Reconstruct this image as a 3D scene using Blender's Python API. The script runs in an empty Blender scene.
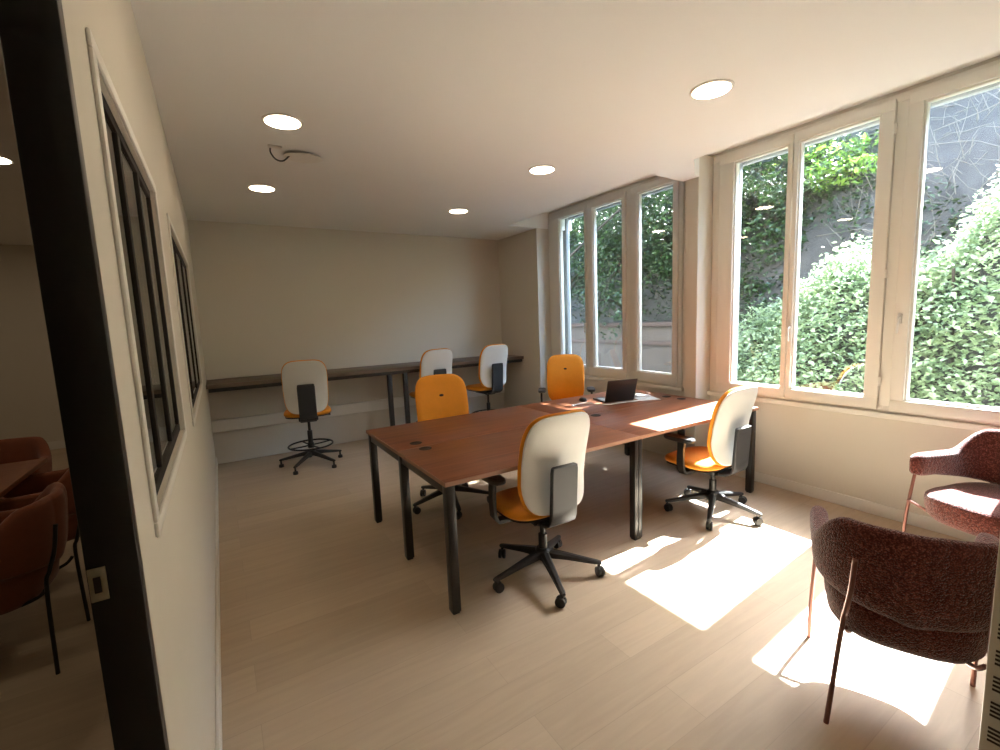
import bpy, bmesh, math, random
from mathutils import Vector, Matrix, noise
S = bpy.context.scene
COL = S.collection
PI = math.pi
R = math.radians
rnd = random.Random(7)

# ------------------------------------------------------------------ helpers
def link(o):
    COL.objects.link(o)
    return o

class MB:
    """collects shapes into one mesh"""
    def __init__(self):
        self.v = []; self.f = []
    def add(self, vs, fs, M=None):
        n = len(self.v)
        if M is not None:
            vs = [M @ Vector(p) for p in vs]
        self.v += [tuple(p) for p in vs]
        self.f += [tuple(i + n for i in f) for f in fs]
        return self
    def bm(self, b, M=None):
        b.verts.ensure_lookup_table()
        for i, q in enumerate(b.verts): q.index = i
        self.add([q.co.copy() for q in b.verts], [[q.index for q in f.verts] for f in b.faces], M)
        b.free()
        return self
    def box(self, x0, x1, y0, y1, z0, z1, bev=0.0, seg=2, M=None):
        b = bmesh.new()
        bmesh.ops.create_cube(b, size=1)
        for q in b.verts:
            q.co = ((x0 + x1) / 2 + q.co.x * (x1 - x0), (y0 + y1) / 2 + q.co.y * (y1 - y0), (z0 + z1) / 2 + q.co.z * (z1 - z0))
        if bev > 0:
            bmesh.ops.bevel(b, geom=list(b.edges), offset=bev, segments=seg, profile=.5, affect='EDGES')
        return self.bm(b, M)
    def tube(self, pts, r, n=10, caps=True, M=None, closed=False):
        pts = [Vector(p) for p in pts]
        rs = r if isinstance(r, (list, tuple)) else [r] * len(pts)
        vs = []; fs = []
        prev = None
        m = len(pts)
        for i, p in enumerate(pts):
            if closed:
                t = pts[(i + 1) % m] - pts[i - 1]
            else:
                t = pts[min(i + 1, m - 1)] - pts[max(i - 1, 0)]
            t.normalize()
            if prev is None:
                a = Vector((0, 0, 1)) if abs(t.z) < .9 else Vector((1, 0, 0))
                prev = (a - t * a.dot(t)).normalized()
            else:
                prev = (prev - t * prev.dot(t)).normalized()
            c = t.cross(prev)
            for k in range(n):
                a = 2 * PI * k / n
                vs.append(p + (prev * math.cos(a) + c * math.sin(a)) * rs[i])
        for i in range(m if closed else m - 1):
            j = (i + 1) % m
            for k in range(n):
                fs.append((i * n + k, i * n + (k + 1) % n, j * n + (k + 1) % n, j * n + k))
        if caps and not closed:
            fs.append(tuple(range(n))[::-1]); fs.append(tuple((m - 1) * n + k for k in range(n)))
        return self.add(vs, fs, M)
    def lathe(self, prof, n=32, M=None):
        vs = []; fs = []
        for r, z in prof:
            for k in range(n):
                a = 2 * PI * k / n
                vs.append((r * math.cos(a), r * math.sin(a), z))
        for i in range(len(prof) - 1):
            for k in range(n):
                fs.append((i * n + k, i * n + (k + 1) % n, (i + 1) * n + (k + 1) % n, (i + 1) * n + k))
        fs.append(tuple(range(n))[::-1]); fs.append(tuple((len(prof) - 1) * n + k for k in range(n)))
        return self.add(vs, fs, M)
    def loft(self, rings, closed=False, caps=True, M=None):
        n = len(rings[0]); vs = [p for r in rings for p in r]; fs = []
        m = len(rings)
        for i in range(m if closed else m - 1):
            j = (i + 1) % m
            for k in range(n):
                fs.append((i * n + k, i * n + (k + 1) % n, j * n + (k + 1) % n, j * n + k))
        if caps and not closed:
            fs.append(tuple(range(n))[::-1]); fs.append(tuple((m - 1) * n + k for k in range(n)))
        return self.add(vs, fs, M)
    def prism(self, poly, z0, z1, M=None):
        n = len(poly)
        vs = [(x, y, z0) for x, y in poly] + [(x, y, z1) for x, y in poly]
        fs = [tuple(range(n))[::-1], tuple(range(n, 2 * n))] + [(k, (k + 1) % n, n + (k + 1) % n, n + k) for k in range(n)]
        return self.add(vs, fs, M)
    def build(self, name, mat, parent=None, smooth=35, fixn=True):
        me = bpy.data.meshes.new(name)
        me.from_pydata(self.v, [], self.f)
        if fixn and len(self.f) < 20000:
            b = bmesh.new(); b.from_mesh(me)
            bmesh.ops.recalc_face_normals(b, faces=list(b.faces))
            b.to_mesh(me); b.free()
        me.materials.append(mat)
        if smooth:
            me.polygons.foreach_set('use_smooth', [True] * len(me.polygons))
            me.set_sharp_from_angle(angle=R(smooth))
        me.update()
        o = link(bpy.data.objects.new(name, me))
        if parent: o.parent = parent
        return o

def tag(o, label=None, cat=None, group=None, kind=None):
    if label: o['label'] = label
    if cat: o['category'] = cat
    if group: o['group'] = group
    if kind: o['kind'] = kind
    return o

def thing(name, label, cat, loc=(0, 0, 0), rz=0, group=None):
    o = link(bpy.data.objects.new(name, None))
    o.empty_display_size = .1
    o.location = loc; o.rotation_euler = (0, 0, rz)
    return tag(o, label, cat, group)

def struct(name, mb, mat, parent=None, smooth=0):
    o = mb.build(name, mat, parent, smooth=smooth)
    if not parent: o['kind'] = 'structure'
    return o

def kids(o):
    return [c for c in bpy.data.objects if c.parent == o]

def dup(o, loc, rz, label=None, group=None, parent=None):
    c = o.copy(); COL.objects.link(c)
    if parent is not None:
        c.parent = parent
    else:
        c.location = loc; c.rotation_euler = (0, 0, rz)
        if label: c['label'] = label
        if group: c['group'] = group
    for k in kids(o):
        dup(k, None, None, parent=c)
    return c

# ------------------------------------------------------------------ materials
def new_mat(name):
    m = bpy.data.materials.new(name); m.use_nodes = True
    nt = m.node_tree
    b = nt.nodes['Principled BSDF']
    return m, nt, b

def N(nt, t, **kw):
    n = nt.nodes.new(t)
    for k, v in kw.items():
        if k in n.inputs: n.inputs[k].default_value = v
        else: setattr(n, k, v)
    return n

def plain(name, col, rough=.5, metal=0.0, noise_amt=.06, scale=12, bump=0.0, bscale=200, spec=.5, sheen=0.0):
    m, nt, b = new_mat(name)
    tc = N(nt, 'ShaderNodeTexCoord')
    ns = N(nt, 'ShaderNodeTexNoise', Scale=scale, Detail=4.0)
    nt.links.new(tc.outputs['Object'], ns.inputs['Vector'])
    mx = N(nt, 'ShaderNodeMix', data_type='RGBA')
    mx.inputs[6].default_value = tuple(c * (1 - noise_amt) for c in col) + (1,)
    mx.inputs[7].default_value = tuple(min(1, c * (1 + noise_amt)) for c in col) + (1,)
    nt.links.new(ns.outputs['Fac'], mx.inputs[0])
    nt.links.new(mx.outputs[2], b.inputs['Base Color'])
    b.inputs['Roughness'].default_value = rough
    b.inputs['Metallic'].default_value = metal
    b.inputs['Specular IOR Level'].default_value = spec
    if sheen:
        b.inputs['Sheen Weight'].default_value = sheen
        b.inputs['Sheen Roughness'].default_value = .4
    if bump:
        n2 = N(nt, 'ShaderNodeTexNoise', Scale=bscale, Detail=2.0)
        nt.links.new(tc.outputs['Object'], n2.inputs['Vector'])
        bp = N(nt, 'ShaderNodeBump', Strength=bump, Distance=.004)
        nt.links.new(n2.outputs['Fac'], bp.inputs['Height'])
        nt.links.new(bp.outputs['Normal'], b.inputs['Normal'])
    return m

def plank_mat():
    m, nt, b = new_mat('oak_plank_floor')
    tc = N(nt, 'ShaderNodeTexCoord')
    br = N(nt, 'ShaderNodeTexBrick', offset=.37, offset_frequency=2)
    br.inputs['Color1'].default_value = (.42, .330, .235, 1)
    br.inputs['Color2'].default_value = (.48, .38, .275, 1)
    br.inputs['Mortar'].default_value = (.39, .31, .225, 1)
    br.inputs['Scale'].default_value = 1.0
    br.inputs['Mortar Size'].default_value = .0015
    br.inputs['Bias'].default_value = .1
    br.inputs['Brick Width'].default_value = 1.45
    br.inputs['Row Height'].default_value = .19
    nt.links.new(tc.outputs['Object'], br.inputs['Vector'])
    mp = N(nt, 'ShaderNodeMapping'); mp.inputs['Scale'].default_value = (1.2, 14, 1)
    nt.links.new(tc.outputs['Object'], mp.inputs['Vector'])
    ns = N(nt, 'ShaderNodeTexNoise', Scale=2.2, Detail=6.0, Distortion=.7)
    nt.links.new(mp.outputs['Vector'], ns.inputs['Vector'])
    rp = N(nt, 'ShaderNodeMapRange'); rp.inputs['To Min'].default_value = .86; rp.inputs['To Max'].default_value = 1.12
    nt.links.new(ns.outputs['Fac'], rp.inputs['Value'])
    mx = N(nt, 'ShaderNodeMix', data_type='RGBA', blend_type='MULTIPLY'); mx.inputs[0].default_value = 1
    nt.links.new(br.outputs['Color'], mx.inputs[6]); nt.links.new(rp.outputs['Result'], mx.inputs[7])
    nt.links.new(mx.outputs[2], b.inputs['Base Color'])
    b.inputs['Roughness'].default_value = .5
    b.inputs['Specular IOR Level'].default_value = .35
    return m

def wood_mat(name, c1, c2, rough=.38, along='x', spec=.5):
    m, nt, b = new_mat(name)
    tc = N(nt, 'ShaderNodeTexCoord')
    mp = N(nt, 'ShaderNodeMapping')
    mp.inputs['Scale'].default_value = (1.0, 16, 16) if along == 'x' else (16, 1.0, 16)
    nt.links.new(tc.outputs['Object'], mp.inputs['Vector'])
    ns = N(nt, 'ShaderNodeTexNoise', Scale=2.0, Detail=7.0, Distortion=.9)
    nt.links.new(mp.outputs['Vector'], ns.inputs['Vector'])
    cr = N(nt, 'ShaderNodeValToRGB')
    cr.color_ramp.elements[0].position = .3; cr.color_ramp.elements[0].color = c1 + (1,)
    cr.color_ramp.elements[1].position = .72; cr.color_ramp.elements[1].color = c2 + (1,)
    nt.links.new(ns.outputs['Fac'], cr.inputs['Fac'])
    nt.links.new(cr.outputs['Color'], b.inputs['Base Color'])
    b.inputs['Roughness'].default_value = rough
    b.inputs['Specular IOR Level'].default_value = spec
    return m

def glass_mat(name='window_glass', tint=(.97, .99, .98), extra=0.02):
    m = bpy.data.materials.new(name); m.use_nodes = True
    nt = m.node_tree; nt.nodes.clear()
    out = N(nt, 'ShaderNodeOutputMaterial')
    tr = N(nt, 'ShaderNodeBsdfTransparent'); tr.inputs['Color'].default_value = tint + (1,)
    gl = N(nt, 'ShaderNodeBsdfGlossy'); gl.inputs['Roughness'].default_value = 0.0
    lw = N(nt, 'ShaderNodeLayerWeight', Blend=.5)
    pw = N(nt, 'ShaderNodeMath', operation='POWER'); pw.inputs[1].default_value = 5
    nt.links.new(lw.outputs['Facing'], pw.inputs[0])
    ad = N(nt, 'ShaderNodeMath', operation='MULTIPLY_ADD'); ad.inputs[1].default_value = .95; ad.inputs[2].default_value = .04 + extra
    nt.links.new(pw.outputs[0], ad.inputs[0])
    mx = N(nt, 'ShaderNodeMixShader')
    nt.links.new(ad.outputs[0], mx.inputs['Fac'])
    nt.links.new(tr.outputs[0], mx.inputs[1]); nt.links.new(gl.outputs[0], mx.inputs[2])
    nt.links.new(mx.outputs[0], out.inputs['Surface'])
    return m

def lamp_mat(name, col, strength):
    m = bpy.data.materials.new(name); m.use_nodes = True
    nt = m.node_tree; nt.nodes.clear()
    out = N(nt, 'ShaderNodeOutputMaterial')
    e = N(nt, 'ShaderNodeEmission', Strength=strength); e.inputs['Color'].default_value = col + (1,)
    nt.links.new(e.outputs[0], out.inputs['Surface'])
    return m

def leaf_mat(name, c1, c2, rough=.38, spec=.5, trans=.25):
    m, nt, b = new_mat(name)
    tc = N(nt, 'ShaderNodeTexCoord')
    ns = N(nt, 'ShaderNodeTexNoise', Scale=3.5, Detail=6.0)
    nt.links.new(tc.outputs['Object'], ns.inputs['Vector'])
    cr = N(nt, 'ShaderNodeValToRGB')
    cr.color_ramp.elements[0].position = .35; cr.color_ramp.elements[0].color = c1 + (1,)
    cr.color_ramp.elements[1].position = .65; cr.color_ramp.elements[1].color = c2 + (1,)
    nt.links.new(ns.outputs['Fac'], cr.inputs['Fac'])
    nt.links.new(cr.outputs['Color'], b.inputs['Base Color'])
    b.inputs['Roughness'].default_value = rough
    b.inputs['Specular IOR Level'].default_value = spec
    tl = N(nt, 'ShaderNodeBsdfTranslucent')
    nt.links.new(cr.outputs['Color'], tl.inputs['Color'])
    mx = N(nt, 'ShaderNodeMixShader'); mx.inputs['Fac'].default_value = trans
    out = nt.nodes['Material Output']
    nt.links.new(b.outputs[0], mx.inputs[1]); nt.links.new(tl.outputs[0], mx.inputs[2])
    nt.links.new(mx.outputs[0], out.inputs['Surface'])
    return m

M_WALL = plain('painted_wall', (.60, .56, .485), .8, noise_amt=.02, scale=3)
M_CEIL = plain('painted_ceiling', (.77, .765, .745), .85, noise_amt=.015, scale=2)
M_FLOOR = plank_mat()
M_TRIM = plain('white_trim', (.70, .675, .62), .45, noise_amt=.02)
M_PVC = plain('window_frame_paint', (.70, .67, .60), .4, noise_amt=.02)
M_JAMB = plain('black_door_frame', (.010, .0085, .008), .45, noise_amt=.1)
M_STEEL = plain('dark_steel_frame', (.016, .012, .009), .65, noise_amt=.1, spec=.2)
M_BRASS = plain('aged_strike_metal', (.42, .38, .28), .4, metal=.9, noise_amt=.25, scale=60)
M_WALNUT = wood_mat('walnut_desk_top', (.135, .038, .012), (.225, .075, .028), .42, spec=.35)
M_EDGE = wood_mat('walnut_edge_band', (.26, .12, .065), (.34, .17, .10), .5)
M_COUNTER = wood_mat('brown_counter_top', (.10, .068, .046), (.17, .12, .085), .45)
M_LEG = plain('black_powder_steel', (.012, .010, .009), .33, noise_amt=.1)
M_BLACK = plain('black_plastic', (.014, .012, .011), .42, noise_amt=.1)
M_SHELL = plain('white_chair_shell', (.64, .635, .60), .55, noise_amt=.02)
M_ORANGE = plain('orange_upholstery', (.74, .27, .010), .8, noise_amt=.06, scale=30, bump=.25, bscale=500, sheen=.15)
M_PLATE = plain('charcoal_plate', (.028, .029, .032), .5, noise_amt=.08)
M_SLOT = plain('dark_slot', (.02, .008, .004), .7)
M_CHROME = plain('chrome', (.7, .7, .7), .15, metal=1)
def boucle_mat():
    m, nt, b = new_mat('burgundy_boucle')
    tc = N(nt, 'ShaderNodeTexCoord')
    vo = N(nt, 'ShaderNodeTexVoronoi', Scale=190.0)
    nt.links.new(tc.outputs['Object'], vo.inputs['Vector'])
    ns = N(nt, 'ShaderNodeTexNoise', Scale=95.0, Detail=3.0)
    nt.links.new(tc.outputs['Object'], ns.inputs['Vector'])
    ad = N(nt, 'ShaderNodeMath', operation='MULTIPLY_ADD'); ad.inputs[1].default_value = -.75
    nt.links.new(vo.outputs['Distance'], ad.inputs[0]); nt.links.new(ns.outputs['Fac'], ad.inputs[2])
    cr = N(nt, 'ShaderNodeValToRGB')
    e = cr.color_ramp.elements
    e[0].position = .05; e[0].color = (.080, .018, .013, 1)
    e[1].position = .62; e[1].color = (.34, .105, .080, 1)
    q = e.new(.30); q.color = (.20, .055, .040, 1)
    nt.links.new(ad.outputs[0], cr.inputs['Fac'])
    nt.links.new(cr.outputs['Color'], b.inputs['Base Color'])
    b.inputs['Roughness'].default_value = .95
    b.inputs['Specular IOR Level'].default_value = .2
    b.inputs['Sheen Weight'].default_value = .5; b.inputs['Sheen Roughness'].default_value = .4
    bp = N(nt, 'ShaderNodeBump', Strength=.9, Distance=.006)
    nt.links.new(ad.outputs[0], bp.inputs['Height']); nt.links.new(bp.outputs['Normal'], b.inputs['Normal'])
    return m
M_BOUCLE = boucle_mat()
M_ROD = plain('bronze_rose_rod', (.20, .085, .065), .35, metal=.6, noise_amt=.1)
M_RUST = plain('rust_velvet', (.20, .055, .022), .85, noise_amt=.12, scale=30, sheen=.2)
M_CABLEW = plain('white_cable', (.75, .73, .70), .5)
M_PAPER = plain('white_paper', (.80, .79, .77), .8, noise_amt=.02)
M_CAB = plain('beige_enamel_metal', (.56, .51, .42), .4, noise_amt=.03)
M_GLASS = glass_mat()
M_GLASS2 = glass_mat('partition_glass', (.93, .95, .93), .03)
M_LAMP = lamp_mat('downlight_glow', (1, .80, .56), 8)
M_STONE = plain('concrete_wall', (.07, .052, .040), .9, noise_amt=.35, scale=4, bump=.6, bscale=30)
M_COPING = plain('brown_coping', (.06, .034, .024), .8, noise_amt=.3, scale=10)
M_RENDER = plain('house_render', (.42, .42, .42), .8, noise_amt=.04)
M_SOIL = plain('bank_soil', (.05, .047, .043), .95, noise_amt=.5, scale=5, bump=1, bscale=18)
M_GROUND = plain('bounce_paving', (.50, .51, .50), .95, noise_amt=.35, scale=3, bump=.6, bscale=20)  # unseen pale paving, added to bounce sunlight up to the ceiling
M_TWIG = plain('dry_twig', (.15, .135, .115), .85, noise_amt=.3)
M_BARK = plain('bark', (.04, .031, .023), .9, noise_amt=.3, scale=20)
M_HEDGE = leaf_mat('hedge_leaf', (.14, .21, .10), (.32, .40, .22), .33, .8, .4)
M_IVY = leaf_mat('ivy_leaf', (.015, .036, .010), (.045, .085, .025), .38, .45, .20)
M_BRIGHT = leaf_mat('bright_leaf', (.10, .22, .03), (.26, .42, .06), .34, .5, .35)
M_FENCE = plain('grey_shutter', (.24, .25, .25), .5)

# ------------------------------------------------------------------ room dimensions
XL, XP = -0.145, -0.200           # partition faces
XR, XO = 4.02, 4.42               # window wall inner / outer face
XC = 3.80                         # column face
YB = 6.10                         # back wall
YF = -1.60                        # wall behind the viewpoint
ZC = 2.735
LX, LY = -4.2, 8.45               # side room

def wall_x(name, x0, x1, y0, y1, z0, z1, holes, mat):
    ys = sorted({y0, y1} | {h[0] for h in holes} | {h[1] for h in holes})
    zs = sorted({z0, z1} | {h[2] for h in holes} | {h[3] for h in holes})
    ys = [y for y in ys if y0 <= y <= y1]; zs = [z for z in zs if z0 <= z <= z1]
    mb = MB()
    for a, b in zip(ys, ys[1:]):
        run = None
        for c, d in zip(zs, zs[1:]):
            hole = any(h[0] <= (a + b) / 2 <= h[1] and h[2] <= (c + d) / 2 <= h[3] for h in holes)
            if not hole:
                run = (run[0], d) if run else (c, d)
            if (hole or d == zs[-1]) and run:
                mb.box(x0, x1, a, b, run[0], run[1]); run = None
    return struct(name, mb, mat)

# floor
struct('floor', MB().box(LX - .1, XO, YF - .1, LY + .1, -.12, 0), M_FLOOR)
# ceiling: main sheet stops short of the windows, tongue round the column, recess above
mb = MB()
XE = 3.34
mb.box(LX - .1, XE, YF - .1, LY + .1, ZC, ZC + .25)
mb.prism([(XE, 2.39), (3.74, 2.66), (3.80, 2.66), (3.80, 2.83), (XE, 2.80)], ZC, ZC + .25)
mb.box(XE, XO, 5.11, LY + .1, ZC, ZC + .25)
mb.box(XE, XO, YF - .1, 5.11, ZC + .215, ZC + .25)
struct('ceiling', mb, M_CEIL)

W1 = (1.155, 2.14, 1.165, 2.06)
W2 = (2.76, 4.60, 1.10, 2.075)
DOOR = (-.10, .93, 0, 2.20)
wall_x('wall_left', XP, XL, YF, YB, 0, ZC, [DOOR, W1, W2], M_WALL)
FAR = (2.98, 5.16, .77, 2.93)
NEAR = (.54, 2.66, .77, 2.93)
wall_x('wall_right', XR, XO, YF, YB, 0, ZC + .22, [FAR, NEAR], M_WALL)
struct('wall_back', MB().box(XP, XO, YB, YB + .12, 0, ZC), M_WALL)
struct('wall_front', MB().box(LX - .1, XO, YF - .12, YF, 0, ZC + .22), M_WALL)
mb = MB(); mb.box(XC, XR, 2.665, 2.80, 0, ZC + .2, .008)
struct('wall_pillar', mb, M_WALL)
struct('wall_corner', MB().box(XC, XR, 5.11, YB, 0, ZC, .006), M_WALL)
struct('wall_side_room_back', MB().box(LX, XP, LY, LY + .1, 0, ZC), M_WALL)
struct('wall_side_room_left', MB().box(LX - .1, LX, YF, LY, 0, ZC), M_WALL)
struct('wall_side_room_right', MB().box(XP, XP + .1, YB + .12, LY, 0, ZC), M_WALL)
struct('wall_upper', MB().box(XE - 1.0, XO, YF - .1, LY + .2, ZC + .25, 6.2), M_RENDER)

# baseboards and trims
struct('baseboard_left', MB().box(XL, XL + .014, 1.0, YB, 0, .085, .003), M_TRIM)
struct('baseboard_right', MB().box(XR - .014, XR, YF, 2.66, 0, .09, .003), M_TRIM)
struct('baseboard_side_room', MB().box(LX, XP, LY - .015, LY, 0, .11, .003), M_TRIM)
mb = MB(); mb.box(XL, XC, YB - .035, YB, .375, .515, .006)
struct('trim_1', mb, M_TRIM)                       # boxed ledge along the back wall
struct('trim_2', MB().box(XR - .05, XR, 2.86, 2.90, 0, ZC + .2, .012), M_TRIM)   # riser beside the column
# sill boards below the windows
for k, (a, b) in enumerate(((FAR[0], FAR[1]), (NEAR[0], NEAR[1]))):
    struct('trim_%d' % (k + 3), MB().box(XR - .045, XR, a - .03 if k == 0 else a - .06, min(b + .02, 5.10) if k == 0 else b + .02, .735, .775, .008), M_PVC)

# ------------------------------------------------------------------ partition windows
def partition_window(name, w, npanes):
    y0, y1, z0, z1 = w
    mb = MB(); t = .032; d = .008
    mb.box(XL, XL + d, y0 - t, y1 + t, z1, z1 + t, .004); mb.box(XL, XL + d, y0 - t, y1 + t, z0 - t, z0, .004)
    mb.box(XL, XL + d, y0 - t, y0, z0, z1, .004); mb.box(XL, XL + d, y1, y1 + t, z0, z1, .004)
    o = struct(name, mb, M_TRIM, smooth=35)
    f = MB(); x0, x1 = XL - .042, XL - .010; q = .03
    f.box(x0, x1, y0, y1, z1 - q, z1, .003); f.box(x0, x1, y0, y1, z0, z0 + q, .003)
    f.box(x0, x1, y0, y0 + q, z0 + q, z1 - q, .003); f.box(x0, x1, y1 - q, y1, z0 + q, z1 - q, .003)
    f.build('window_frame', M_STEEL, o)
    st = (y1 - y0) / npanes
    for k in range(1, npanes):
        yc = y0 + st * k
        MB().box(x0, x1, yc - .017, yc + .017, z0 + q, z1 - q, .003).build('glazing_bar', M_STEEL, o)
    for k in range(npanes):
        a = y0 + st * k + .017; b = y0 + st * (k + 1) - .017
        MB().box(XL - .020, XL - .016, a, b, z0 + q, z1 - q).build('pane', M_GLASS2, o, smooth=0)
    return o
partition_window('window_1', W1, 3)
partition_window('window_2', W2, 3)

# black door frame of the opening in the partition
mb = MB()
mb.box(XP - .006, XL + .004, DOOR[1] - .03, DOOR[1] + .0, 0, DOOR[3], .003)
mb.box(XP - .006, XL + .004, DOOR[0], DOOR[0] + .03, 0, DOOR[3], .003)
mb.box(XP - .006, XL + .004, DOOR[0] + .03, DOOR[1] - .03, DOOR[3] - .03, DOOR[3], .003)
dr = struct('door_1', mb, M_JAMB, smooth=35)
mb = MB()
ys = DOOR[1] - .03
mb.box(XP - .004, XP + .018, ys - .003, ys, 1.138, 1.192, .001)
sp = mb.build('strike_plate', M_BRASS, dr)
mb = MB()
mb.box(XP + .002, XP + .011, ys - .0045, ys - .003, 1.152, 1.178, .0006)
mb.build('latch_hole', M_SLOT, sp)

# ------------------------------------------------------------------ outer windows
def rect_frame(mb, x0, x1, y0, y1, z0, z1, gy0, gy1, gz0, gz1, bev=.006):
    mb.box(x0, x1, y0, y1, gz1, z1, bev); mb.box(x0, x1, y0, y1, z0, gz0, bev)
    mb.box(x0, x1, y0, gy0, gz0 - .004, gz1 + .004, bev); mb.box(x0, x1, gy1, y1, gz0 - .004, gz1 + .004, bev)

def outer_window(name, y0, y1, sashes, mull, zg):
    z0, z1 = .775, 2.925
    x0, x1 = 4.005, 4.075
    mb = MB()
    t = max(.05, sashes[-1][0] - y0 + .012); t1 = max(.05, y1 - sashes[0][1] + .012)
    mb.box(x0, x1, y0, y1, z1 - .055, z1, .005); mb.box(x0, x1, y0, y1, z0, z0 + .045, .005)
    mb.box(x0, x1, y0, y0 + t, z0 + .045, z1 - .055, .005); mb.box(x0, x1, y1 - t1, y1, z0 + .045, z1 - .055, .005)
    mb.box(x0, x1, mull[0], mull[1], z0 + .045, z1 - .055, .005)
    o = struct(name, mb, M_PVC, smooth=35)
    for (a, b, g0, g1, hy, hz, hinge) in sashes:
        s = MB()
        rect_frame(s, 3.985, 4.062, a, b, z0 + .02, z1 - .03, g0, g1, zg, 2.825)
        so = s.build('sash', M_PVC, o)
        bd = MB(); q = .012
        bd.box(4.0, 4.05, g0, g1, 2.825 - q, 2.825, .002); bd.box(4.0, 4.05, g0, g1, zg, zg + q, .002)
        bd.box(4.0, 4.05, g0, g0 + q, zg + q, 2.825 - q, .002); bd.box(4.0, 4.05, g1 - q, g1, zg + q, 2.825 - q, .002)
        bd.build('glazing_bead', M_PVC, so)
        MB().box(4.028, 4.032, g0 + .004, g1 - .004, zg + .004, 2.82).build('pane', M_GLASS, so, smooth=0)
        if hy is not None:
            h = MB()
            h.box(3.975, 3.986, hy - .014, hy + .014, hz - .035, hz + .035, .004)
            h.tube([(3.978, hy, hz + .01), (3.955, hy, hz + .012), (3.945, hy, hz), (3.945, hy, hz - .10)], [.008, .008, .009, .008], 10)
            h.build('handle', M_TRIM, so)
        for z in ((1.0, 1.75, 2.7) if hinge is not None else ()):
            MB().tube([(3.978, hinge, z - .03), (3.978, hinge, z + .03)], .008, 10).build('hinge', M_TRIM, so)
    # exterior roller shutter end, high up at the outer face
    sh = MB()
    sh.box(4.345, 4.40, y0, y1, 2.885, 2.96, .004)
    sh.build('roller_shutter', M_FENCE, o)
    for a, b in ((y1 - .075, y1 - .004), (y0 + .004, y0 + .075)):
        MB().box(4.30, 4.345, a, b, .79, 2.90, .004).build('shutter_rail', M_FENCE, o)
    es = MB()
    es.box(4.08, 4.47, y0, y1, .745, .79, .008)
    es.build('outer_sill', M_STONE, o)
    return o
outer_window('window_3', FAR[0], FAR[1],
    [(4.34, 5.05, 4.38, 4.875, None, None, None), (3.71, 4.33, 3.76, 4.235, 4.355, 1.43, None), (3.02, 3.625, 3.08, 3.54, 3.66, 1.42, None)],
    (3.63, 3.705), .895)
outer_window('window_4', NEAR[0], NEAR[1],
    [(1.968, 2.585, 2.001, 2.45, None, None, None), (1.332, 1.962, 1.41, 1.925, 1.935, 1.375, 1.322), (.57, 1.262, .63, 1.185, 1.235, 1.44, None)],
    (1.265, 1.330), .875)

# ------------------------------------------------------------------ bench desk
DX0, DX1, DXM = .905, 3.755, 2.33
DY0, DY1, DYM = 2.045, 3.475, 2.76
bench = thing('bench_desk', 'long four-place walnut bench desk on square black steel legs', 'desk', ((DX0 + DX1) / 2, DYM, 0))
def loc(mbv, parent=None): return mbv
OX, OY = (DX0 + DX1) / 2, DYM
def bbox(mb, x0, x1, y0, y1, z0, z1, bev=.0):
    return mb.box(x0 - OX, x1 - OX, y0 - OY, y1 - OY, z0, z1, bev)
ZT = .737
groms = {(0, 0): [1.07, 2.14], (1, 0): [2.55, 3.63], (0, 1): [1.07, 2.14], (1, 1): [2.52, 3.63]}
for i, (x0, x1) in enumerate(((DX0, DXM - .001), (DXM + .001, DX1))):
    for j, (y0, y1) in enumerate(((DY0, DYM - .0012), (DYM + .0012, DY1))):
        o = bbox(MB(), x0 + .002, x1 - .002, y0 + .002, y1 - .002, ZT - .025, ZT, .0015).build('tabletop', M_WALNUT, bench)
        e = MB()
        bbox(e, x0, x1, y0, y0 + .002, ZT - .0245, ZT - .001); bbox(e, x0, x1, y1 - .002, y1, ZT - .0245, ZT - .001)
        bbox(e, x0, x0 + .002, y0, y1, ZT - .0245, ZT - .001); bbox(e, x1 - .002, x1, y0, y1, ZT - .0245, ZT - .001)
        e.build('edge_band', M_EDGE, o, smooth=0)
        for gx in groms[(i, j)]:
            gy = DYM - .065 if j == 0 else DYM + .10
            g = MB(); g.lathe([(.038, -.002), (.041, .0015), (.037, .003), (.029, .003), (.026, .0015)], 28, Matrix.Translation((gx - OX, gy - OY, ZT)))
            g.build('cable_grommet', M_STEEL, o)
zt = ZT - .0255
for x, w in ((.915, .05), (2.295, .072), (3.695, .05)):
    for y in (DY0 + .012, DYM - .025, DY1 - .062):
        lg = MB()
        if w > .06:
            bbox(lg, x, x + .034, y, y + .05, .012, zt, .003); bbox(lg, x + .038, x + w, y, y + .05, .012, zt, .003)
            bbox(lg, x + .03, x + .042, y + .012, y + .038, .012, zt)
        else:
            bbox(lg, x, x + w, y, y + .05, .012, zt, .003)
        lo = lg.build('leg', M_LEG, bench)
        bbox(MB(), x + .006, x + w - .006, y + .006, y + .044, 0, .013, .002).build('foot', M_BLACK, lo)
    bm_ = MB(); bbox(bm_, x + .005, x + w - .005, DY0 + .062, DYM - .026, zt - .055, zt, .003); bbox(bm_, x + .005, x + w - .005, DYM + .026, DY1 - .062, zt - .055, zt, .003)
    bm_.build('end_beam', M_LEG, bench)
for y in (DYM - .22, DYM + .20):
    bm_ = MB(); bbox(bm_, .965, 2.295, y, y + .03, zt - .05, zt, .003); bbox(bm_, 2.368, 3.695, y, y + .03, zt - .05, zt, .003)
    bm_.build('long_beam', M_LEG, bench)
# cable trays under the tops
for (a, b) in ((2.02, 2.28), (2.62, 3.4)):
    tr = MB(); bbox(tr, a, b, DYM - .17, DYM + .15, .545, .56, .004); bbox(tr, a, b, DYM - .18, DYM - .166, .545, zt - .002, .004); bbox(tr, a, b, DYM + .146, DYM + .16, .545, zt - .002, .004)
    tr.build('cable_tray', M_BLACK, bench)

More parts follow.
